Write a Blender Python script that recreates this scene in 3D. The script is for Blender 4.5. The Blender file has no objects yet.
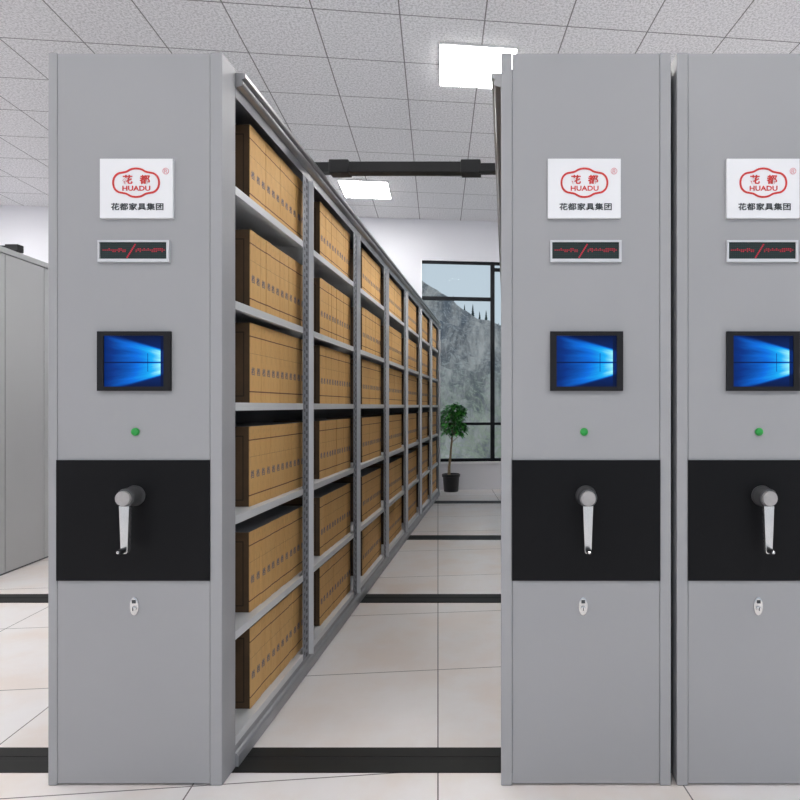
import bpy, bmesh, math, random
from mathutils import Vector, Matrix, noise
random.seed(7)
S = bpy.context.scene
COL = S.collection
TH = math.radians(6.356)            # the room grid is turned against the shelving
F, VX, VY, D0, CH = 611.0, 506.0, 406.0, 2.0, 1.244
PX = F / D0                         # pixels per metre on the cabinet fronts
CEIL = 4.0

# ------------------------------------------------------------------ helpers
def uv2xy(u, v):
    return (u*math.cos(TH) - v*math.sin(TH), u*math.sin(TH) + v*math.cos(TH))

def link(name, bm, mats, parent=None, loc=(0, 0, 0), rotz=0.0, smooth=False, bevel=0.0):
    me = bpy.data.meshes.new(name)
    bm.to_mesh(me); bm.free()
    for m in (mats if isinstance(mats, (list, tuple)) else [mats]):
        me.materials.append(m)
    if smooth:
        for p in me.polygons: p.use_smooth = True
    o = bpy.data.objects.new(name, me)
    COL.objects.link(o)
    o.location = loc; o.rotation_euler = (0, 0, rotz)
    if parent is not None: o.parent = parent
    if bevel:
        b = o.modifiers.new('bevel', 'BEVEL'); b.width = bevel; b.segments = 2; b.limit_method = 'ANGLE'
    return o

def empty(name, label, cat, loc=(0, 0, 0), rotz=0.0, group=None):
    o = bpy.data.objects.new(name, None); COL.objects.link(o)
    o.empty_display_size = 0.1
    o.location = loc; o.rotation_euler = (0, 0, rotz)
    return tag(o, label, cat, group)

def tag(o, label=None, cat=None, group=None, kind=None):
    if label: o['label'] = label
    if cat: o['category'] = cat
    if group: o['group'] = group
    if kind: o['kind'] = kind
    return o

def copy_tree(o, parent=None):
    c = o.copy(); COL.objects.link(c)
    if parent is not None: c.parent = parent
    for ch in list(o.children): copy_tree(ch, c)
    return c

def box(bm, x0, x1, y0, y1, z0, z1, mi=0):
    v = [bm.verts.new(p) for p in ((x0,y0,z0),(x1,y0,z0),(x1,y1,z0),(x0,y1,z0),(x0,y0,z1),(x1,y0,z1),(x1,y1,z1),(x0,y1,z1))]
    fs = []
    for f in ((3,2,1,0),(4,5,6,7),(0,1,5,4),(1,2,6,5),(2,3,7,6),(3,0,4,7)):
        q = bm.faces.new([v[i] for i in f]); q.material_index = mi; fs.append(q)
    return fs

def boxes(*bs):
    bm = bmesh.new()
    for b in bs: box(bm, *b)
    return bm

def prism_y(bm, pts, y0, y1, mi=0):
    """polygon of (x,z) points drawn out along y"""
    a = [bm.verts.new((x, y0, z)) for x, z in pts]; b = [bm.verts.new((x, y1, z)) for x, z in pts]
    n = len(pts)
    fs = [bm.faces.new(a), bm.faces.new(b[::-1])]
    for i in range(n): fs.append(bm.faces.new((a[i], b[i], b[(i+1) % n], a[(i+1) % n])))
    for f in fs: f.material_index = mi
    bmesh.ops.recalc_face_normals(bm, faces=fs)

def lathe(bm, prof, axis='y', seg=32, mi=0, c=(0, 0, 0)):
    """prof: list of (radius, distance along axis)"""
    rings = []
    for r, d in prof:
        ring = []
        for k in range(seg):
            a = 2*math.pi*k/seg
            if axis == 'y': p = (c[0]+r*math.cos(a), c[1]+d, c[2]+r*math.sin(a))
            else: p = (c[0]+r*math.cos(a), c[1]+r*math.sin(a), c[2]+d)
            ring.append(bm.verts.new(p))
        rings.append(ring)
    fs = []
    for a, b in zip(rings, rings[1:]):
        for k in range(seg):
            fs.append(bm.faces.new((a[k], a[(k+1) % seg], b[(k+1) % seg], b[k])))
    fs.append(bm.faces.new(rings[0])); fs.append(bm.faces.new(rings[-1]))
    for f in fs: f.material_index = mi
    bmesh.ops.recalc_face_normals(bm, faces=fs)

def tube(bm, pts, rads, seg=10, mi=0):
    rings = []
    for i, (p, r) in enumerate(zip(pts, rads)):
        p = Vector(p); q = Vector(pts[min(i+1, len(pts)-1)]) - Vector(pts[max(i-1, 0)]); q.normalize()
        a = q.orthogonal().normalized(); b = q.cross(a)
        if rings:
            a = (pa - q*pa.dot(q)).normalized(); b = q.cross(a)
        pa = a
        rings.append([bm.verts.new(p + a*r*math.cos(2*math.pi*k/seg) + b*r*math.sin(2*math.pi*k/seg)) for k in range(seg)])
    fs = []
    for a, b in zip(rings, rings[1:]):
        for k in range(seg): fs.append(bm.faces.new((a[k], a[(k+1) % seg], b[(k+1) % seg], b[k])))
    fs += [bm.faces.new(rings[0]), bm.faces.new(rings[-1])]
    for f in fs: f.material_index = mi
    bmesh.ops.recalc_face_normals(bm, faces=fs)

def text_bm(body, size, cx, cz, y, width=None, height=None, depth=0.0008, fat=0.0, spacing=1.0, into=None, mi=0):
    """lettering standing in the xz plane, facing -y, centred at cx,cz"""
    c = bpy.data.curves.new('t', 'FONT'); c.body = body; c.size = 1.0; c.space_character = spacing
    c.extrude = 0.01; c.offset = fat; c.resolution_u = 3
    o = bpy.data.objects.new('t', c); COL.objects.link(o)
    bpy.context.view_layer.update()
    me = bpy.data.meshes.new_from_object(o.evaluated_get(bpy.context.evaluated_depsgraph_get()))
    bpy.data.objects.remove(o); bpy.data.curves.remove(c)
    xs = [v.co.x for v in me.vertices]; ys = [v.co.y for v in me.vertices]
    w = max(xs)-min(xs); h = max(ys)-min(ys)
    sy = (height/h) if height else size
    sx = (width/w) if width else sy
    mx, my = (max(xs)+min(xs))/2, (max(ys)+min(ys))/2
    bm = into or bmesh.new()
    nv = len(bm.verts); nf = len(bm.faces)
    for v in me.vertices:
        v.co = Vector((cx+(v.co.x-mx)*sx, y - v.co.z/0.01*depth, cz+(v.co.y-my)*sy))
    bm.from_mesh(me); bpy.data.meshes.remove(me)
    bm.faces.ensure_lookup_table()
    for f in bm.faces[nf:]: f.material_index = mi
    return bm

# ------------------------------------------------------------------ shader helpers
class E:
    """tiny wrapper to write node maths as expressions"""
    def __init__(s, nt, sock): s.nt, s.s = nt, sock
    def _m(s, op, *args, clamp=False):
        n = s.nt.nodes.new('ShaderNodeMath'); n.operation = op; n.use_clamp = clamp
        for i, a in enumerate((s,)+args):
            if isinstance(a, E): s.nt.links.new(a.s, n.inputs[i])
            else: n.inputs[i].default_value = a
        return E(s.nt, n.outputs[0])
    def __add__(s, o): return s._m('ADD', o)
    def __sub__(s, o): return s._m('SUBTRACT', o)
    def __mul__(s, o): return s._m('MULTIPLY', o)
    def __truediv__(s, o): return s._m('DIVIDE', o)
    def lt(s, o): return s._m('LESS_THAN', o)
    def gt(s, o): return s._m('GREATER_THAN', o)
    def fract(s): return s._m('FRACT')
    def floor(s): return s._m('FLOOR')
    def abs(s): return s._m('ABSOLUTE')
    def max(s, o): return s._m('MAXIMUM', o)
    def min(s, o): return s._m('MINIMUM', o)
    def pow(s, o): return s._m('POWER', o)
    def clamp(s): return s._m('ADD', 0.0, clamp=True)
    def smooth(s, a, b):
        n = s.nt.nodes.new('ShaderNodeMapRange'); n.interpolation_type = 'SMOOTHSTEP'
        s.nt.links.new(s.s, n.inputs[0]); n.inputs[1].default_value = a; n.inputs[2].default_value = b
        return E(s.nt, n.outputs[0])

def new_mat(name):
    m = bpy.data.materials.new(name); m.use_nodes = True
    nt = m.node_tree; b = nt.nodes['Principled BSDF']
    return m, nt, b
def coords(nt):
    t = nt.nodes.new('ShaderNodeTexCoord'); s = nt.nodes.new('ShaderNodeSeparateXYZ')
    nt.links.new(t.outputs['Object'], s.inputs[0])
    return t.outputs['Object'], E(nt, s.outputs[0]), E(nt, s.outputs[1]), E(nt, s.outputs[2])
def mixc(nt, fac, a, b, mode='MIX'):
    n = nt.nodes.new('ShaderNodeMix'); n.data_type = 'RGBA'; n.blend_type = mode
    for i, v in ((0, fac), (6, a), (7, b)):
        if isinstance(v, E): nt.links.new(v.s, n.inputs[i])
        elif hasattr(v, 'links') or isinstance(v, bpy.types.NodeSocket): nt.links.new(v, n.inputs[i])
        elif isinstance(v, (int, float)): n.inputs[i].default_value = v
        else: n.inputs[i].default_value = tuple(v)+(1,)
    return n.outputs[2]
def noise_n(nt, vec, scale, detail=2, rough=.5, dist=0.0, dims='3D'):
    n = nt.nodes.new('ShaderNodeTexNoise'); n.inputs['Scale'].default_value = scale
    n.inputs['Detail'].default_value = detail; n.inputs['Roughness'].default_value = rough
    n.inputs['Distortion'].default_value = dist
    if vec is not None: nt.links.new(vec, n.inputs['Vector'])
    return E(nt, n.outputs['Fac'])
def mapping(nt, vec, scale=(1, 1, 1)):
    n = nt.nodes.new('ShaderNodeMapping'); nt.links.new(vec, n.inputs[0]); n.inputs['Scale'].default_value = scale
    return n.outputs[0]
def bump(nt, b, h, strength=.2, dist=.002):
    n = nt.nodes.new('ShaderNodeBump'); n.inputs['Strength'].default_value = strength; n.inputs['Distance'].default_value = dist
    nt.links.new(h.s, n.inputs['Height']); nt.links.new(n.outputs[0], b.inputs['Normal'])
def simple(name, col, rough=.5, metal=0.0, var=0.04, scale=6.0, emit=None, estr=0.0, spec=None):
    m, nt, b = new_mat(name)
    v, x, y, z = coords(nt)
    f = noise_n(nt, v, scale, 3)
    c0 = [max(0, c*(1-var)) for c in col]; c1 = [min(1, c*(1+var)) for c in col]
    nt.links.new(mixc(nt, f, c0, c1), b.inputs['Base Color'])
    b.inputs['Roughness'].default_value = rough; b.inputs['Metallic'].default_value = metal
    if spec is not None: b.inputs['Specular IOR Level'].default_value = spec
    if emit:
        b.inputs['Emission Color'].default_value = tuple(emit)+(1,); b.inputs['Emission Strength'].default_value = estr
    return m

# ------------------------------------------------------------------ materials
M_panel = simple('grey_powder_coat', (.355, .355, .365), .45, 0.0, .03, 2.5, spec=.35)
M_strip = simple('grey_edge_coat', (.365, .365, .375), .5, 0.0, .03, 2.5, spec=.3)
M_shelf = simple('light_grey_shelf_paint', (.68, .69, .70), .4, 0.0, .03, 8)
M_inner = simple('dark_grey_inner_sheet', (.10, .105, .12), .6, 0.0, .05, 8)
M_rail = simple('brushed_steel', (.31, .31, .32), .3, .8, .08, 20)
M_base = simple('grey_base_steel', (.36, .365, .38), .4, .3, .1, 14)
M_flange = simple('bright_upright_edge', (.70, .71, .73), .4, .1, .03, 10)
M_black = simple('black_acrylic', (.008, .008, .009), .45, 0, .05, 3, spec=.12)
M_white = simple('white_sign_face', (.83, .83, .85), .35, 0, .01)
M_red = simple('red_print', (.62, .03, .025), .5)
M_rose = simple('pale_rose_print', (.75, .35, .38), .5)
M_ink = simple('black_print', (.03, .035, .04), .5)
M_alu = simple('silver_frame', (.66, .66, .68), .35, .3, .03, 10)
M_bezel = simple('black_plastic', (.014, .014, .016), .5, spec=.2)
M_chrome = simple('satin_chrome', (.72, .71, .70), .25, .9, .06, 40)
M_cap = simple('brushed_cap', (.42, .40, .395), .45, .4, .12, 60)
M_gun = simple('dark_knurled_metal', (.14, .14, .145), .4, .6, .1, 60)
M_green = simple('green_indicator', (.015, .24, .04), .3, 0, .02, 5, emit=(.02, .5, .08), estr=.12)
M_bar = simple('charcoal_metal', (.017, .017, .018), .5, 0, .05, 10, spec=.25)
M_track = simple('dark_rail_metal', (.017, .017, .016), .5, 0, .15, 10, spec=.2)
M_groove = simple('black_groove', (.006, .006, .006), .7)
M_wall = simple('painted_wall', (.72, .72, .755), .8, 0, .015, 1.5)
M_trimw = simple('white_window_trim', (.85, .85, .87), .5)
M_frame = simple('black_window_frame', (.010, .011, .014), .5, spec=.2)
M_locker = simple('grey_locker_paint', (.45, .455, .46), .45, 0, .03, 2)
M_seam = simple('dark_seam', (.07, .07, .075), .7)
M_pot = simple('black_plant_pot', (.010, .010, .012), .4)
M_soil = simple('potting_soil', (.05, .035, .025), .95, 0, .4, 60)
M_bark = simple('plant_bark', (.27, .20, .12), .85, 0, .3, 40)
M_trunk = simple('conifer_bark', (.06, .045, .035), .9)
M_conifer = simple('conifer_needles', (.035, .06, .06), .9, 0, .3, 2)
M_lamp_frame = simple('lamp_frame', (.8, .8, .8), .5)
m, nt, b = new_mat('lamp_diffuser'); M_lamp = m
b.inputs['Base Color'].default_value = (.9, .9, .9, 1)
b.inputs['Emission Color'].default_value = (1, .985, .97, 1); b.inputs['Emission Strength'].default_value = 34.0

# glossy leaves
m, nt, b = new_mat('plant_leaf'); M_leaf = m
v, x, y, z = coords(nt)
f = noise_n(nt, v, 14, 2)
nt.links.new(mixc(nt, f.smooth(.3, .7), (.015, .13, .018), (.09, .42, .06)), b.inputs['Base Color'])
b.inputs['Roughness'].default_value = .4

# floor tiles
m, nt, b = new_mat('floor_tiles'); M_floor = m
v, x, y, z = coords(nt)
gu = (x/.8).fract(); gv = ((y-.5)/.8).fract()
du = (gu-.5).abs(); dv = (gv-.5).abs()
line = du.max(dv).gt(.5-.0032/.8/1.0*.75)
cell = nt.nodes.new('ShaderNodeTexWhiteNoise'); cell.noise_dimensions = '2D'
cmb = nt.nodes.new('ShaderNodeCombineXYZ')
nt.links.new((x/.8).floor().s, cmb.inputs[0]); nt.links.new(((y-.5)/.8).floor().s, cmb.inputs[1])
nt.links.new(cmb.outputs[0], cell.inputs['Vector'])
rnd = E(nt, cell.outputs['Value'])
n1 = noise_n(nt, v, 2.2, 4, .6); n2 = noise_n(nt, v, 24, 4, .6)
c = mixc(nt, n1.smooth(.35, .68), (.80, .765, .75), (.765, .675, .615))
c = mixc(nt, (rnd*.35).clamp(), c, (.84, .83, .845))
c = mixc(nt, (n2.smooth(.4, .85)*.05), c, (.55, .50, .47))
c = mixc(nt, line, c, (.17, .15, .145))
nt.links.new(c, b.inputs['Base Color'])
nt.links.new((line*.5+.28).s, b.inputs['Roughness'])
bump(nt, b, line*-1.0, .3, .001)

# mineral-fibre ceiling tiles
m, nt, b = new_mat('ceiling_tiles'); M_ceil = m
v, x, y, z = coords(nt)
gu = ((x-.333)/.6).fract(); gv = ((y-.16)/.6).fract()
line = (gu-.5).abs().max((gv-.5).abs()).gt(.5-.0048/.6)
n1 = noise_n(nt, v, 58, 3, .8); n2 = noise_n(nt, v, 18, 3, .6)
c = mixc(nt, n1.smooth(.40, .56), (.52, .52, .535), (.79, .79, .81))
c = mixc(nt, (n2.smooth(.4, .7)*.25), c, (.68, .68, .70))
c = mixc(nt, line, c, (.20, .20, .205))
nt.links.new(c, b.inputs['Base Color']); b.inputs['Roughness'].default_value = .95
bump(nt, b, n1, .3, .003)

# slotted upright
m, nt, b = new_mat('slotted_upright'); M_slot = m
v, x, y, z = coords(nt)
sl = ((z/.034).fract()-.5).abs().lt(.27)*((y-.052).abs().lt(.009))
sl2 = (((z+.017)/.034).fract()-.5).abs().lt(.22)*((y-.022).abs().lt(.005))
f = noise_n(nt, v, 45, 3)
c = mixc(nt, f, (.17, .175, .195), (.36, .37, .40))
c = mixc(nt, sl.max(sl2), c, (.03, .03, .035))
nt.links.new(c, b.inputs['Base Color']); b.inputs['Roughness'].default_value = .45; b.inputs['Metallic'].default_value = .3

# archive box spine (object origin at the middle of the foot of the spine, facing +x)
m, nt, b = new_mat('kraft_spine'); M_kraft = m
v, x, y, z = coords(nt)
oi = nt.nodes.new('ShaderNodeObjectInfo'); rnd = E(nt, oi.outputs['Random'])
f = noise_n(nt, mapping(nt, v, (1, 1, .12)), 160, 2); g = noise_n(nt, v, 30, 3)
c = mixc(nt, f, (.62, .345, .115), (.80, .485, .19))
c = mixc(nt, rnd*.35, c, (.78, .50, .20))
c = mixc(nt, g.smooth(.5, .8)*.4, c, (.50, .30, .13))
l1 = (z-.2500).abs().lt(.0022).max((z-.0415).abs().lt(.0024))
dash = (z-.186).abs().lt(.0012)*((y/.012).fract().lt(.62))
c = mixc(nt, dash*.65, c, (.22, .09, .04))
c = mixc(nt, l1*.92, c, (.13, .035, .02))
nt.links.new(c, b.inputs['Base Color']); b.inputs['Roughness'].default_value = .7
# box body: dark brown sides with a printed frame
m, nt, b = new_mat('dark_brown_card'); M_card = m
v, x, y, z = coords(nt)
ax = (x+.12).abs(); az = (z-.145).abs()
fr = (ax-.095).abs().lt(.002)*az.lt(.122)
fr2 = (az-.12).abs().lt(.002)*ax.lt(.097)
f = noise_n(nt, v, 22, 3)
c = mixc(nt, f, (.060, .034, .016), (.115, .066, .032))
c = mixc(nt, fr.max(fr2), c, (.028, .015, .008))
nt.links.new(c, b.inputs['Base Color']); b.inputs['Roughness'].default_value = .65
M_boxtop = simple('slate_card', (.13, .14, .155), .6, 0, .1, 20)
M_glyph = simple('blue_grey_ink', (.15, .145, .19), .6)

# led matrix glass
m, nt, b = new_mat('led_matrix'); M_led = m
v, x, y, z = coords(nt)
dx = ((x/.0065).fract()-.5).abs(); dz = ((z/.0065).fract()-.5).abs()
dots = (dx.max(dz)).lt(.28)
c = mixc(nt, dots, (.006, .012, .012), (.012, .035, .030))
nt.links.new(c, b.inputs['Base Color']); b.inputs['Roughness'].default_value = .3
m, nt, b = new_mat('led_red'); M_ledred = m
b.inputs['Base Color'].default_value = (.3, .01, .02, 1)
b.inputs['Emission Color'].default_value = (.7, .015, .07, 1); b.inputs['Emission Strength'].default_value = .35

# blue desktop screen (origin at its centre; half width .098, half height .083)
m, nt, b = new_mat('lit_blue_screen'); M_screen = m
v, x, y, z = coords(nt)
X = x/.098; Z = (z+.004)/.083
den = (X*-1.0+2.35)
A = (Z/den).abs()                         # angle seen from the light's own vanishing point
beam = A.smooth(.40, .16)
rimb = A.smooth(.16, .30)*A.smooth(.37, .31)
fall = (X+1.1).max(0.0)/2.0
streak = noise_n(nt, None, 1, 2)
cmb = nt.nodes.new('ShaderNodeCombineXYZ'); nt.links.new((Z/den*9.0).s, cmb.inputs[0]); nt.links.new((X*.6).s, cmb.inputs[1])
sn = nt.nodes.new('ShaderNodeTexNoise'); sn.inputs['Scale'].default_value = 1.6; sn.inputs['Detail'].default_value = 3
nt.links.new(cmb.outputs[0], sn.inputs['Vector']); streak = E(nt, sn.outputs['Fac'])
inten = (beam*.30 + rimb*.38)*(fall*1.05+.12)*(streak*1.3+.3) + fall.pow(4.0)*beam*.55
vign = (Z.abs()).smooth(1.25, .2)
inten = inten + (vign*.06)*(fall+.4)
pane = (X-.875).lt(0)*1.0
glow = pane*.93+.07
inten = inten*glow
cross = Z.abs().smooth(.012, .04)
vert = ((X-.45).abs().lt(.012)*Z.abs().lt(.36))*.6
inten = (inten*(cross*.8+.2)*((vert*-1.0)+1.0)).clamp()
rp = nt.nodes.new('ShaderNodeValToRGB'); nt.links.new(inten.s, rp.inputs[0])
els = rp.color_ramp.elements
els[0].position = 0; els[0].color = (.001, .006, .04, 1)
els[1].position = 1; els[1].color = (.35, .95, 1, 1)
for p, cc in ((.12, (.001, .03, .22, 1)), (.35, (.002, .16, .75, 1)), (.65, (.01, .45, .95, 1))):
    e = els.new(p); e.color = cc
b.inputs['Base Color'].default_value = (.001, .002, .006, 1); b.inputs['Roughness'].default_value = .4; b.inputs['Specular IOR Level'].default_value = .08
nt.links.new(rp.outputs[0], b.inputs['Emission Color']); b.inputs['Emission Strength'].default_value = 1.0

# window glass
m = bpy.data.materials.new('window_glass'); m.use_nodes = True; M_glass = m
nt = m.node_tree; nt.nodes.clear()
out = nt.nodes.new('ShaderNodeOutputMaterial'); mx = nt.nodes.new('ShaderNodeMixShader')
tr = nt.nodes.new('ShaderNodeBsdfTransparent'); gl = nt.nodes.new('ShaderNodeBsdfGlossy'); fr = nt.nodes.new('ShaderNodeFresnel')
tr.inputs[0].default_value = (.93, .96, .96, 1); gl.inputs['Roughness'].default_value = .02; fr.inputs[0].default_value = 1.03
nt.links.new(fr.outputs[0], mx.inputs[0]); nt.links.new(tr.outputs[0], mx.inputs[1]); nt.links.new(gl.outputs[0], mx.inputs[2])
nt.links.new(mx.outputs[0], out.inputs[0])

# mountain rock
m, nt, b = new_mat('mountain_rock'); M_rock = m
v, x, y, z = coords(nt)
n1 = noise_n(nt, mapping(nt, v, (1, .18, .16)), 1.0, 8, .72, .3)
n2 = noise_n(nt, mapping(nt, v, (1.0, .15, .10)), .38, 4, .6)
n3 = noise_n(nt, mapping(nt, v, (1, 1, .5)), 4.5, 5, .7)
c = mixc(nt, n1.smooth(.35, .66), (.16, .165, .175), (.74, .67, .60))
c = mixc(nt, n2.smooth(.50, .62)*.75, c, (.11, .14, .18))
c = mixc(nt, n3.smooth(.5, .64)*.55, c, (.78, .76, .72))
low = z.smooth(4.5, -.5)
c = mixc(nt, low*(n3.smooth(.38, .6))*.7, c, (.42, .46, .28))
nt.links.new(c, b.inputs['Base Color']); b.inputs['Roughness'].default_value = .95
bump(nt, b, n1, .8, .4)

# ------------------------------------------------------------------ the room
V1 = 9.1; U0, U1, V0 = -6.5, 6.5, -3.5
wz = (3.40, 2.846, .977, .415)       # window head, transom, low transom, sill
wu = (-.25, 3.0)
tag(link('floor', boxes((U0-.2, U1+.2, V0, V1+.2, -.12, 0)), M_floor, rotz=TH), kind='structure')
tag(link('ceiling', boxes((U0-.2, U1+.2, V0, V1+.2, CEIL, CEIL+.1)), M_ceil, rotz=TH), kind='structure')
tag(link('wall_far', boxes((U0-.2, wu[0], V1, V1+.2, 0, CEIL), (wu[1], U1+.2, V1, V1+.2, 0, CEIL),
     (wu[0], wu[1], V1, V1+.2, 0, wz[3]), (wu[0], wu[1], V1, V1+.2, wz[0], CEIL)), M_wall, rotz=TH), kind='structure')
tag(link('wall_left', boxes((U0-.2, U0, V0, V1, 0, CEIL)), M_wall, rotz=TH), kind='structure')
tag(link('wall_right', boxes((U1, U1+.2, 3.0, V1, 0, CEIL)), M_wall, rotz=TH), kind='structure')
# window
win = bpy.data.objects.new('window_1', None); COL.objects.link(win); win.rotation_euler.z = TH; tag(win, kind='structure')
fr = bmesh.new(); a = V1+.03; e = V1+.09
mull = (.815, 1.90)
box(fr, wu[0]+.012, wu[1], a, e, wz[0]-.035, wz[0])
box(fr, wu[0]+.012, wu[1], a, e, wz[3], wz[3]+.045)
for mu in mull: box(fr, mu-.03, mu+.03, a-.01, e, wz[3], wz[0])
box(fr, wu[1]-.04, wu[1], a, e, wz[3], wz[0])
box(fr, wu[0]+.012, mull[0], a, e, wz[1]-.025, wz[1]+.025)
box(fr, mull[0], mull[1], a, e, wz[0]-.13, wz[0]-.085)
box(fr, mull[1], wu[1], a, e, wz[1]-.025, wz[1]+.025)
box(fr, wu[0]+.012, wu[1], a, e, wz[2]-.02, wz[2]+.02)
o = link('window_frame', fr, M_frame, win)
o = link('window_glass', boxes((wu[0]+.012, wu[1]-.02, V1+.055, V1+.063, wz[3]+.02, wz[0]-.02)), M_glass, win)
o = link('window_sill', boxes((wu[0], wu[1], V1-.02, V1+.03, wz[3]-.03, wz[3])), M_trimw, win)
o = link('window_jamb', boxes((wu[0], wu[0]+.014, V1, V1+.12, wz[3], wz[0])), M_trimw, win)

# ceiling light panels
def lamp_panel(u, v):
    x, y = uv2xy(u, v)
    t = empty('ceiling_light', 'x', 'ceiling light', (x, y, CEIL), TH, 'square ceiling light panels')
    link('frame', boxes((-.298, .298, -.298, .298, -.016, 0)), M_lamp_frame, t)
    link('diffuser', boxes((-.29, .29, -.29, .29, -.022, -.0165)), M_lamp, t)
    return t
L = lamp_panel(.31, 4.95); L['label'] = 'square white ceiling light panel, nearer and larger, beside the middle cabinet top'
L2 = copy_tree(L); x, y = uv2xy(-.91, 7.90); L2.location = (x, y, CEIL); L2['label'] = 'square white ceiling light panel, farther and smaller, below the dark telescopic bar'
fill_lamps = [(-3.3, 3.1), (-.9, 3.3), (1.5, 3.3), (3.9, 3.3), (-3.3, -.6), (-.9, -.6), (1.5, -.6), (3.9, -.6),
             (2.75, 4.95), (4.9, 4.95), (2.75, 7.9), (4.9, 7.9), (-5.0, 4.0), (-5.0, 6.0), (-5.7, 7.6), (-5.4, 2.0)]
for i, (u, v) in enumerate(fill_lamps):  # unseen panels added only to brighten the room
    c = copy_tree(L); x, y = uv2xy(u, v); c.location = (x, y, CEIL)
    c['label'] = 'added square fill light panel on the ceiling, unseen, brightening the room'
    c['group'] = 'added unseen fill light panels'

# ------------------------------------------------------------------ floor tracks
tracks = [(2.071, 2.222, 'nearest, passing right behind the cabinet fronts'), (3.86, 4.035, 'second from the front'),
          (5.68, 5.87, 'third from the front'), (7.80, 8.01, 'farthest, in front of the potted tree')]
for y0, y1, w in tracks:
    w_ = y1-y0; xl = -3.05 if y0 < 3 else (-3.72 if y0 < 5 else -3.9)
    bm = bmesh.new()
    box(bm, xl, 5.2, y0, y0+.48*w_, 0, .0025, 0)
    box(bm, xl, 5.2, y0+.48*w_, y0+.62*w_, 0, .0012, 1)
    box(bm, xl, 5.2, y0+.62*w_, y1, 0, .0025, 0)
    tag(link('floor_track', bm, [M_track, M_groove]), 'dark metal floor track, ' + w, 'floor track', 'floor tracks')

# ------------------------------------------------------------------ mobile shelving units
SH = [2.000, 1.606, 1.256, .865, .468, .106]
POST = [2.02] + [2.80+.93*k for k in range(7)]
YB, YE = 2.10, 8.50
def catmull(pts, n=8):
    out = []; N = len(pts)
    for i in range(N):
        p0, p1, p2, p3 = [Vector(pts[(i+k-1) % N]) for k in range(4)]
        for j in range(n):
            t = j/n
            out.append(.5*((2*p1)+(-p0+p2)*t+(2*p0-5*p1+4*p2-p3)*t*t+(-p0+3*p1-3*p2+p3)*t**3))
    return out

def px(x, c): return (x-c)/PX                       # pixels on the front plane to metres from the unit's centre
def pz(y): return CH+(VY-y)/PX

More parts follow.
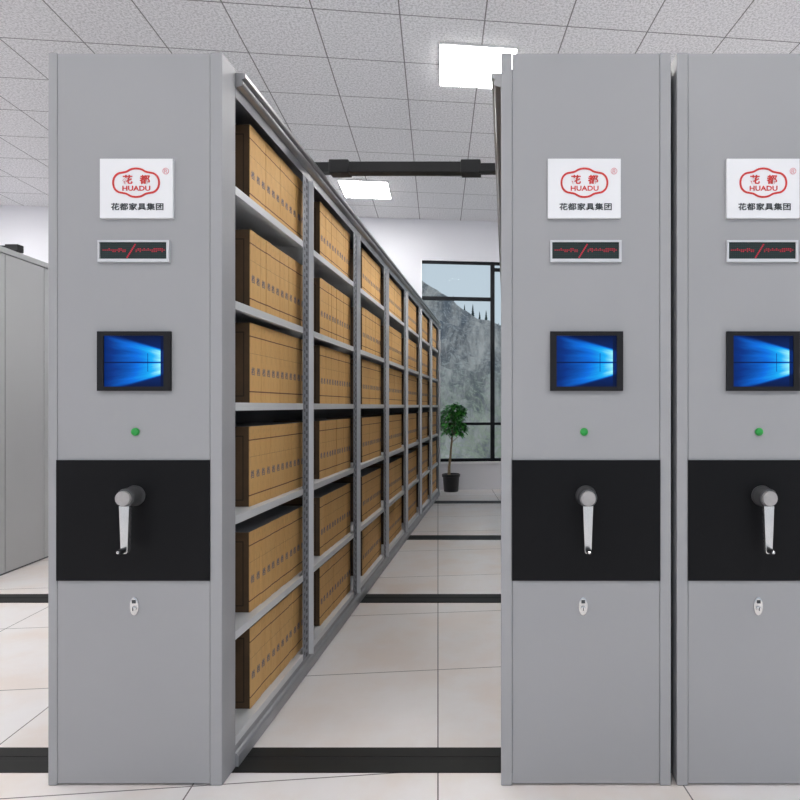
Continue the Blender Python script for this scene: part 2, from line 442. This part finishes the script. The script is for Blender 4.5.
def shelving(cxp, wpx, ls, rs, lipL, lipR, dxs, label, light_dx=0, hub_dx=0, openR=False):
    """cxp: centre in front-plane pixels; everything below is in metres around the unit's centre line"""
    cx = (cxp-VX)/PX; W = wpx/PX; h = W/2
    t = empty('mobile_shelving_unit', label, 'mobile shelving', (cx, D0, 0), 0, 'mobile shelving units')
    Y = lambda y: y-D0
    # --- end panel: two edge strips and the centre sheet
    xl, xr = -h+ls/PX, h-rs/PX
    pt, pb = 2.401, .001
    g = .0011
    link('end_panel', boxes((xl+g, xr-g, .0015, .095, pb+.006, pt-.002)), M_panel, t, bevel=.0015)
    for a, b_, nm in ((-h, xl-.0, 'l'), (xr, h, 'r')):
        link('edge_strip', boxes((a, b_, 0, .100, pb, pt)), M_strip, t, bevel=.0025)
    link('panel_backing', boxes((-h+.004, h-.004, .0955, .0995, pb+.004, pt-.004)), M_panel, t)
    # --- sign
    sx = dxs; sz = pz(189.4)
    sw, sh_ = 72.6/PX/2, 59.3/PX/2
    sg = link('sign_plate', boxes((-sw, sw, -.011, 0, -sh_, sh_)), M_white, t, loc=(sx, .0012, sz), bevel=.001)
    u = 1/8.89/PX
    half = [(0, 126), (45, 119), (85, 98), (120, 90), (160, 80), (192, 48), (203, 0)]
    pts = half + [(x, -z) for x, z in half[-2::-1]] + [(-x, -z) for x, z in half[1:]] + [(-x, z) for x, z in half[-2:0:-1]]
    loop = [p*u for p in catmull([Vector((x, z, 0)) for x, z in pts], 6)]
    bm = bmesh.new(); n = len(loop); hw = .0031; ri, ro, rf, rg = [], [], [], []
    for i in range(n):
        d = (loop[(i+1) % n]-loop[i-1]).normalized(); nn = Vector((d.y, -d.x, 0))
        for lst, k, yy in ((ri, -hw, -.0122), (ro, hw, -.0122), (rf, -hw, -.0108), (rg, hw, -.0108)):
            p = loop[i]+nn*k; lst.append(bm.verts.new((p.x, yy, p.y+49*u)))
    for i in range(n):
        j = (i+1) % n
        for a_, b_ in ((ri, ro), (ro, rg), (rf, ri)): bm.faces.new((a_[i], a_[j], b_[j], b_[i]))
    bmesh.ops.recalc_face_normals(bm, faces=bm.faces)
    o = link('emblem_outline', bm, M_red, sg); o['label'] = 'red cloud-shaped outline'
    cz = .004
    bm = text_bm('花', 1, -75*u, 78*u, -.0115, width=88*u, height=80*u, fat=.026)
    text_bm('都', 1, 77*u, 78*u, -.0115, width=92*u, height=80*u, fat=.026, into=bm)
    text_bm('HUADU', 1, 2*u, 0*u, -.0115, width=246*u, height=44*u, fat=.02, into=bm)
    o = link('emblem_lettering', bm, M_red, sg); o['label'] = 'red lettering inside the outline'
    o = link('company_lettering', text_bm('花都家具集团', 1, 10*u, -162*u, -.0115, width=463*u, height=64*u, fat=.016, spacing=1.08), M_ink, sg)
    o['label'] = 'black lettering line'
    link('registered_mark', text_bm('®', 1, 262*u, 152*u, -.0115, width=58*u, height=58*u), M_rose, sg)
    # --- led display
    z = pz(251.6)
    fw, fh = 71/PX/2, 21.6/PX/2
    led = link('display_frame', boxes((-fw, fw, -.010, 0, -fh, -fh+.010), (-fw, fw, -.010, 0, fh-.006, fh), (-fw, -fw+.006, -.010, 0, -fh+.010, fh-.006),
               (fw-.008, fw, -.010, 0, -fh+.010, fh-.006)), M_alu, t, loc=(px(134.7, 135), .0012, z))
    link('display_glass', boxes((-fw+.006, fw-.008, -.005, 0, -fh+.010, fh-.006)), M_led, led)
    bm = bmesh.new(); zc = .004; yq = (-.0065, -.005)
    xk = -fw+.018
    random.seed(5)
    # date and reading shown in dots
    for seg in ((-fw+.014, -.030), (.006, fw-.016)):
        xx = seg[0]
        while xx < seg[1]:
            box(bm, xx, xx+.0042, yq[0], yq[1], zc-.0012, zc+.0012)
            if random.random() < .45: box(bm, xx, xx+.0036, yq[0], yq[1], zc+.0034, zc+.0056)
            if random.random() < .35: box(bm, xx, xx+.0036, yq[0], yq[1], zc-.0062, zc-.0038)
            xx += .0065
    for k in range(9):
        box(bm, -.024+k*.0032, -.0195+k*.0032, yq[0], yq[1], -.022+k*.0052, -.0178+k*.0052)
    o = link('display_digits', bm, M_ledred, led); o['label'] = 'red lit dots'
    # --- touch screen
    z = pz(361.3)
    fw, fh = 36.3/PX, 29.6/PX; iw, ih = .098, .083
    sc = link('screen_bezel', boxes((-fw, -iw, -.012, 0, -fh, fh), (iw, fw, -.012, 0, -fh, fh), (-iw, iw, -.012, 0, ih, fh), (-iw, iw, -.012, 0, -fh, -ih)),
              M_bezel, t, loc=(px(134.7, 135)+.002, .0012, z))
    link('screen', boxes((-iw, iw, -.007, 0, -ih, ih)), M_screen, sc)['label'] = 'blue lit screen'
    # --- indicator
    bm = bmesh.new(); lathe(bm, [(.013, 0), (.013, -.004), (.0115, -.008), (.007, -.0105), (.002, -.0115)], 'y', 24)
    o = link('indicator_light', bm, M_green, t, loc=((light_dx)/PX, .0012, pz(431.8)), smooth=True); o['label'] = 'small green indicator button'
    # --- black control panel
    z0, z1 = pz(580.5), pz(460)
    link('control_panel', boxes((xl, xr, -.004, .0012, z0, z1)), M_black, t)
    # --- crank
    hx, hz = px(137, 135)-.003+hub_dx/PX, pz(495.4)
    bm = bmesh.new(); lathe(bm, [(.033, 0), (.034, -.004), (.031, -.012), (.030, -.05), (.0275, -.0582)], 'y', 36)
    hub = link('crank_handle', bm, M_gun, t, loc=(hx, -.0042, hz), smooth=False)
    bm = bmesh.new(); lathe(bm, [(.0235, -.0585), (.0240, -.065), (.0225, -.069)], 'y', 36)
    link('hub_cap', bm, M_cap, hub)
    bm = bmesh.new()
    a0 = [(-.0165, -.024), (.0165, -.024), (.0108, -.172), (.007, -.177), (-.007, -.177), (-.0108, -.172)]
    f1 = [bm.verts.new((x, -.060, z)) for x, z in a0]; f2 = [bm.verts.new((x*.9, -.040, z)) for x, z in a0]
    bm.faces.new(f1); bm.faces.new(f2[::-1])
    for i in range(6): bm.faces.new((f1[i], f2[i], f2[(i+1) % 6], f1[(i+1) % 6]))
    bmesh.ops.recalc_face_normals(bm, faces=bm.faces)
    link('crank_arm', bm, M_chrome, hub, bevel=.002)
    bm = bmesh.new(); lathe(bm, [(.008, -.060), (.009, -.064), (.009, -.085), (.006, -.088)], 'y', 20, c=(0, 0, -.165))
    link('folding_grip', bm, M_bezel, hub, smooth=False)
    bm = bmesh.new(); lathe(bm, [(.0045, -.088), (.0045, -.0905), (.002, -.092)], 'y', 16, c=(0, 0, -.165))
    link('grip_pin', bm, M_chrome, hub)
    # --- lock
    z = pz(606); bm = bmesh.new()
    for rr, y0, y1, sc_ in ((.0145, 0, -.003, 1.0),):
        lathe(bm, [(.0145, 0), (.0145, -.004), (.012, -.0055)], 'y', 28)
    for v_ in bm.verts: v_.co.z *= 2.05
    lk = link('door_lock', bm, M_chrome, t, loc=(light_dx/PX+(-.003), .0012, z))
    bm = bmesh.new(); lathe(bm, [(.0085, -.0052), (.0085, -.010), (.006, -.011)], 'y', 20, c=(0, 0, -.007)); link('lock_barrel', bm, M_chrome, lk)
    bm = boxes((-.0012, .0012, -.0118, -.0105, -.0125, -.0015)); box(bm, -.006, .006, -.0068, -.0053, .010, .021); link('keyhole', bm, M_ink, lk)
    # --- body
    y0, y1 = Y(YB), Y(YE)
    bx0, bx1 = -h, h
    for s, lip in ((-1, lipL), (1, lipR)):
        X = lambda q: s*(h-q)                # q inwards from the body's side
        bm = bmesh.new()
        arc = []
        for k in range(7):
            a = -math.pi/2+math.pi*k/6
            arc.append((X(-lip*.62-.0045*math.cos(a)), 2.3555+.0085*math.sin(a)))
        prof = [(X(.006), 2.35), (X(.004), 2.307), (X(0), 2.305), (X(-.002), 2.340), (X(-lip*.62), 2.345)] + arc[1:-1] + \
               [(X(-lip*.62), 2.366), (X(-lip+.003), 2.370), (X(-lip), 2.374), (X(-lip), 2.386), (X(-lip+.003), 2.389), (X(.03), 2.389), (X(.03), 2.380)]
        prism_y(bm, prof, y0, y1)
        link('top_rail', bm, M_rail, t)
        bm = bmesh.new(); bo = .010 if openR and s > 0 else 0.0
        prof = [(X(.05), .004), (X(-bo), .004), (X(-bo), .040), (X(-bo+.006), .049), (X(.004), .052), (X(.006), .075), (X(.05), .075)]
        prism_y(bm, prof, y0, y1)
        link('base_beam', bm, M_base, t)
        for k, p in enumerate(POST):
            if k == 0: continue
            q0, q1 = Y(p), Y(p+.08 if k else p+.04)
            bm = boxes((min(X(.0), X(.003)), max(X(.0), X(.003)), 0, q1-q0, .076, 2.304))
            up = link('upright', bm, M_slot, t, loc=(0, q0, 0))
            if k:
                link('upright_flange', boxes((min(X(.02), X(-.022 if openR and s > 0 else -.0)), max(X(.02), X(-.022 if openR and s > 0 else -.0)), q1-q0+.0003, q1-q0+.004, .076, 2.304)), M_flange, up)
    link('roof_sheet', boxes((bx0+.031, bx1-.031, y0, y1, 2.380, 2.387)), M_base, t)
    link('divider_sheet', boxes((-.004, .004, y0+.03, y1-.03, .11, 2.378)), M_inner, t)
    link('rear_panel', boxes((bx0, bx1, y1+.0005, y1+.03, .004, 2.389)), M_base, t)
    # shelves, a tray of each bay
    edges = [y0+.001] + [Y(p)+.086 for p in POST[1:]]
    tops = {}
    for i in range(7):
        a, b_ = edges[i], edges[i+1]-.002
        for j, zt in enumerate(SH):
            bm = bmesh.new()
            for s in (-1, 1):
                xi = sorted((s*.005, s*(h-.0205))); box(bm, xi[0], xi[1], a, b_, zt-.004, zt)
                bb = b_-.085 if True else b_
                xo = sorted((s*(h-.0205), s*(h-.0003))); box(bm, xo[0], xo[1], a, bb, zt-.028, zt)
                xo = sorted((s*(h-.026), s*(h-.0208))); box(bm, xo[0], xo[1], a, b_, zt-.020, zt-.0042)
            link('shelf', bm, M_shelf, t)
    return t, cx, h

U1_, c1, h1 = shelving(135, 174, 9, 12, .034, .034, px(138, 135), 'tall grey mobile shelving unit at left, its right side open and full of boxes', .5, 0, True)
U2_, c2, h2 = shelving(586, 170, 11, 11, .034, .008, px(584, 586), 'tall grey mobile shelving unit in the middle, right of the open aisle', -2, -1.5)
U3_, c3, h3 = shelving(762, 170, 11, 11, .008, .034, px(762, 762), 'tall grey mobile shelving unit at right, cut by the photo edge', -3, -2.2)

# ------------------------------------------------------------------ archive boxes
T, PITCH, HB, DB, XS = .0503, .051, .301, .240, -.960
def box_body_bm(y0=0, z0=0, x0=0, bm=None):
    bm = bm or bmesh.new()
    fs = box(bm, x0-DB, x0-.003, y0-T/2, y0+T/2, z0, z0+HB)
    fs[1].material_index = 1
    return bm
bm = box_body_bm()
proto = link('archive_box', bm, [M_card, M_boxtop], bevel=.0008)
bm = boxes((-.0028, 0, -T/2, T/2, .0, HB))
g = text_bm('档', 1, 0, .119, 0, width=.027, height=.031, fat=.01, depth=.0003)
for v_ in g.verts:                       # turn the lettering to face +x
    x_, y_, z_ = v_.co; v_.co = (.0002-y_, x_, z_)
me = bpy.data.meshes.new('g'); g.to_mesh(me); g.free()
nf = len(bm.faces); bm.from_mesh(me); bpy.data.meshes.remove(me); bm.faces.ensure_lookup_table()
for f_ in bm.faces[nf:]: f_.material_index = 1
spine = link('box_spine', bm, [M_kraft, M_glyph], proto)
spine['label'] = 'light kraft spine with printed lines'
ORD = ['first', 'second', 'third', 'fourth', 'fifth', 'sixth', 'seventh', 'eighth', 'ninth', 'tenth', 'eleventh', 'twelfth']
BAY = ['nearest bay', 'second bay', 'third bay', 'fourth bay', 'fifth bay']
ROW = ['top shelf', 'second shelf down', 'third shelf down', 'fourth shelf down', 'fifth shelf down', 'bottom shelf']
random.seed(11)
rest = bmesh.new(); restS = bmesh.new()
first = True; count = 0
for i in range(7):
    ys = (2.295 if i == 0 else POST[i]+.08+.28)
    for j, zt in enumerate(SH):
        for k in range(12):
            y = ys+T/2+k*PITCH; x = XS-random.random()*.003; z = zt+.0005
            if i < 4 or (i == 4 and j == 2):
                b_ = proto if first else copy_tree(proto)
                first = False; count += 1
                b_.location = (x, y, z)
                tag(b_, f'brown archive box, {ORD[k]} from the near end, {ROW[j]}, {BAY[i]}', 'archive box', 'archive boxes on the left shelving unit')
            else:
                fs = box(rest, x-DB, x-.003, y-T/2, y+T/2, z, z+HB); fs[1].material_index = 1
                box(rest, x-.0028, x, y-T/2, y+T/2, z, z+HB, 2)
                box(rest, x, x+.0004, y-.012, y+.012, z+.105, z+.134, 3)
# the far boxes' spines need their own height, so their printed lines repeat with the shelves
def far_kraft():
    m, nt, b = new_mat('kraft_spine_far')
    v, x, y, z = coords(nt)
    f = noise_n(nt, mapping(nt, v, (1, 1, .12)), 160, 2); g = noise_n(nt, v, 30, 3)
    c = mixc(nt, f, (.62, .345, .115), (.80, .485, .19))
    c = mixc(nt, g.smooth(.5, .8)*.4, c, (.50, .30, .13))
    l = None
    for zt in SH:
        for dz in (.2500, .0415):
            q = (z-(zt+dz)).abs().lt(.0024); l = q if l is None else l.max(q)
    c = mixc(nt, l*.9, c, (.16, .05, .025))
    nt.links.new(c, b.inputs['Base Color']); b.inputs['Roughness'].default_value = .7
    return m
tag(link('archive_box', rest, [M_card, M_boxtop, far_kraft(), M_glyph]), 'rows of brown archive boxes in the far bays of the left shelving unit', 'archive box',
    'archive boxes on the left shelving unit', 'stuff')

# ------------------------------------------------------------------ telescopic bar over the aisle
t = empty('telescopic_bar', 'charcoal telescopic bar bridging the aisle on top of the shelving units', 'bar', (0, 3.1, 2.3885))
zb, zt = .032, .086
link('outer_tube', boxes((-.795, -.225, -.03, .03, zb, zt)), M_bar, t, bevel=.004)
link('outer_tube', boxes((-1.20, -.885, -.028, .028, zb+.004, zt-.002)), M_bar, t, bevel=.004)
for a, b_ in ((-.89, -.79), (-.228, -.127)):
    link('sleeve', boxes((a, b_, -.038, .038, zb-.006, zt+.008)), M_bar, t, bevel=.005)
link('inner_tube', boxes((-.13, .30, -.024, .024, zb+.004, zt-.006)), M_bar, t, bevel=.003)
for x_ in (-1.16, .25):
    link('mounting_foot', boxes((x_-.05, x_+.05, -.05, .05, .0005, zb+.004)), M_bar, t, bevel=.003)

# ------------------------------------------------------------------ plain grey cabinets at the far left
def locker(v0, label):
    x, y = uv2xy(-3.18, v0)
    t = empty('metal_cabinet', label, 'cabinet', (x, y, 0), TH, 'grey cabinets at the far left')
    link('cabinet_body', boxes((-.50, -.02, .001, .899, .0, 2.372)), M_locker, t)
    link('cabinet_top', boxes((-.51, .004, .0005, .8995, 2.3725, 2.415)), M_locker, t, bevel=.003)
    for k in range(2):
        link('door', boxes((-.019, 0, .45*k+.004, .45*k+.446, .012, 2.366)), M_locker, t, bevel=.002)
    link('plinth', boxes((-.0195, -.004, .002, .898, 0, .010)), M_seam, t)
    return t
locker(4.45, 'plain grey metal cabinet at far left, nearer one, with the black bar above')
locker(5.35, 'plain grey metal cabinet at far left, second one, mostly hidden by the shelving')
locker(6.25, 'plain grey metal cabinet in the left row, third, hidden behind the shelving')
t = empty('cabinet_bar', 'short charcoal bar resting on top of the far left cabinet', 'bar', (-3.70, 4.66, 2.4155))
link('tube', boxes((-.46, -.09, -.022, .022, .006, .048)), M_bar, t, bevel=.003)
link('end_block', boxes((-.10, 0, -.03, .03, .0, .056)), M_bar, t, bevel=.004)
link('mounting_foot', boxes((-.42, -.34, -.026, .026, .0, .010)), M_bar, t)

# ------------------------------------------------------------------ potted tree
random.seed(3)
PXx, PYy = -.80, 8.90
t = empty('potted_tree', 'small leafy tree with a bare stem in a black pot by the window', 'plant', (PXx, PYy, 0))
bm = bmesh.new()
lathe(bm, [(.100, .001), (.105, .01), (.120, .215), (.132, .217), (.134, .255), (.122, .257), (.118, .23)], 'z', 28)
link('pot', bm, M_pot, t, smooth=False)
bm = bmesh.new(); lathe(bm, [(.117, .229), (.118, .236), (.06, .242)], 'z', 28); link('soil', bm, M_soil, t)
bm = bmesh.new()
st = [(-.03, 0, .24), (-.028, 0, .36), (-.01, 0, .50), (-.002, .0, .62), (.012, 0, .74), (.02, 0, .90), (.03, 0, 1.08)]
tube(bm, st, [.022, .019, .016, .015, .014, .011, .006], 10)
ends = []
for k in range(16):
    a = k*2.4; zz = .78+.34*(k/16); r = .10+.06*random.random()
    p0 = Vector((.018, 0, zz-.06)); p1 = p0+Vector((r*math.cos(a)*1.1, r*math.sin(a)*.7, .07+.05*random.random()))
    tube(bm, [p0, (p0+p1)/2+Vector((0, 0, .01)), p1], [.006, .004, .002], 6); ends.append(p1)
link('stem', bm, M_bark, t)
bm = bmesh.new()
def leaf(bm, p, d, up, L_, w):
    d = d.normalized(); s = d.cross(up).normalized(); n = s.cross(d)
    prof = [(0, 0), (.22, .75), (.5, 1), (.78, .7), (1, 0)]
    top = [];
    mid = [bm.verts.new(p+d*L_*a-Vector((0, 0, .35*L_*a*a))) for a, _ in prof]
    for sg_ in (1, -1):
        edge = [bm.verts.new(p+d*L_*a-Vector((0, 0, .35*L_*a*a))+s*sg_*w*b_+n*w*.35*b_) for a, b_ in prof[1:-1]]
        row = [mid[0]]+edge+[mid[-1]]
        for i in range(4):
            if i == 0: bm.faces.new((mid[0], mid[1], row[1]))
            elif i == 3: bm.faces.new((mid[3], mid[4], row[3]))
            else: bm.faces.new((mid[i], mid[i+1], row[i+1], row[i]))
for k in range(620):
    a = random.random()*math.tau; b_ = math.asin(random.uniform(-1, 1)); r = random.uniform(.45, 1)**.6
    lobe = random.choice([(.04, .0, 1.10, .15, .15), (-.03, 0, .93, .15, .15), (.08, 0, .88, .12, .12), (.01, 0, 1.0, .16, .19), (.09, 0, 1.14, .08, .11)])
    q = Vector((lobe[0]+lobe[3]*r*math.cos(a)*math.cos(b_), lobe[1]+min(.12, lobe[3]*.7)*r*math.sin(a)*math.cos(b_), lobe[2]+.04+lobe[4]*r*math.sin(b_)))
    if q.y > .10: q.y = .10
    d = Vector((math.cos(a), math.sin(a)*.6, random.uniform(-.5, .5)))
    leaf(bm, q, d, Vector((0, 0, 1)), random.uniform(.06, .10), random.uniform(.018, .028))
link('foliage', bm, M_leaf, t)

# ------------------------------------------------------------------ outside: mountain slope and conifers
bm = bmesh.new(); NX, NT = 150, 90; grid = []
def crest(x):
    pts = [(-40, 24), (-14, 15), (-8, 11.2), (-5.5, 9.3), (-3, 7.5), (-1.8, 6.7), (-.4, 6.0), (4, 6.0), (12, 8), (40, 13)]
    for (a, ha), (b_, hb) in zip(pts, pts[1:]):
        if x <= b_: return ha+(hb-ha)*(x-a)/(b_-a)
    return pts[-1][1]
for i in range(NX+1):
    xf = -30+60*i/NX; row = []
    for j in range(NT+1):
        s = j/NT; y = 12+s*32; X = xf*(.45+.55*s)*1.0
        H = crest(xf*.95)
        if s <= .86: z = -1.2+(H+1.2)*(s/.86)**1.5
        else: z = H-(s-.86)/.14*3
        n = noise.fractal(Vector((X*.35, y*.35, z*.12)), .9, 2.1, 5)
        z += n*.9*min(1, s*3); y2 = y+noise.fractal(Vector((X*.5, z*.3, 4)), 1, 2, 4)*1.0*min(1, s*3)
        row.append(bm.verts.new((X, y2, z)))
    grid.append(row)
for i in range(NX):
    for j in range(NT): bm.faces.new((grid[i][j], grid[i+1][j], grid[i+1][j+1], grid[i][j+1]))
mt = tag(link('mountain_slope', bm, M_rock, smooth=True), kind='structure')
mt['label'] = 'grey rocky mountain slope outside the window'

def conifer(x, y, z, h, label, sd):
    random.seed(sd)
    t = empty('conifer', label, 'tree', (x, y, z), random.random()*6, 'conifers on the mountain ridge')
    bm = bmesh.new(); tube(bm, [(0, 0, -.3), (0, 0, h*.5), (0, 0, h*.96)], [h*.035, h*.02, .008], 8); link('trunk', bm, M_trunk, t)
    bm = bmesh.new()
    for k in range(7):
        zz = h*(.15+.12*k); R = h*.17*(1-k/7.6)
        seg = 14; top = bm.verts.new((0, 0, zz+h*.2)); ring = []
        for q in range(seg):
            a = math.tau*q/seg; rr = R*(1 if q % 2 else .62)*random.uniform(.8, 1.15)
            ring.append(bm.verts.new((rr*math.cos(a), rr*math.sin(a), zz-(.02*h if q % 2 else 0))))
        inner = bm.verts.new((0, 0, zz+.03*h))
        for q in range(seg):
            bm.faces.new((ring[q], ring[(q+1) % seg], top)); bm.faces.new((ring[(q+1) % seg], ring[q], inner))
    link('foliage', bm, M_conifer, t)
cs = [(-3.5, .8), (-2.75, .75), (-2.2, 1.1), (-1.75, .95), (-1.32, 1.2), (-.9, .95), (-.5, .85), (-.1, 1.1)]
for i, (x_, h_) in enumerate(cs):
    conifer(x_*.975, 39.5, crest(x_)-.35, h_*1.05, f'small dark conifer on the ridge outside the window, {ORD[i]} from the left', 20+i)

# ------------------------------------------------------------------ daylight
w = bpy.data.worlds.new('sky'); S.world = w; w.use_nodes = True; nt = w.node_tree
bg = nt.nodes['Background']
tc = nt.nodes.new('ShaderNodeTexCoord'); sp = nt.nodes.new('ShaderNodeSeparateXYZ'); nt.links.new(tc.outputs['Generated'], sp.inputs[0])
zz = E(nt, sp.outputs[2])
nt.links.new(mixc(nt, zz.smooth(0.0, .6), (.76, .86, .96), (.66, .76, .90)), bg.inputs['Color'])
bg.inputs['Strength'].default_value = .80

# ------------------------------------------------------------------ camera
cd = bpy.data.cameras.new('camera'); cam = bpy.data.objects.new('camera', cd); COL.objects.link(cam)
cam.location = (0, 0, CH); cam.rotation_euler = (math.pi/2, 0, 0)
cd.sensor_width = 36; cd.lens = 36*F/800
cd.shift_x = -(VX-400)/800; cd.shift_y = (VY-400)/800
cd.clip_end = 300
S.camera = cam
S.view_settings.view_transform = 'Standard'; S.view_settings.look = 'None'
S.view_settings.exposure = 0.0; S.view_settings.gamma = 1.0; S.view_settings.use_curve_mapping = False
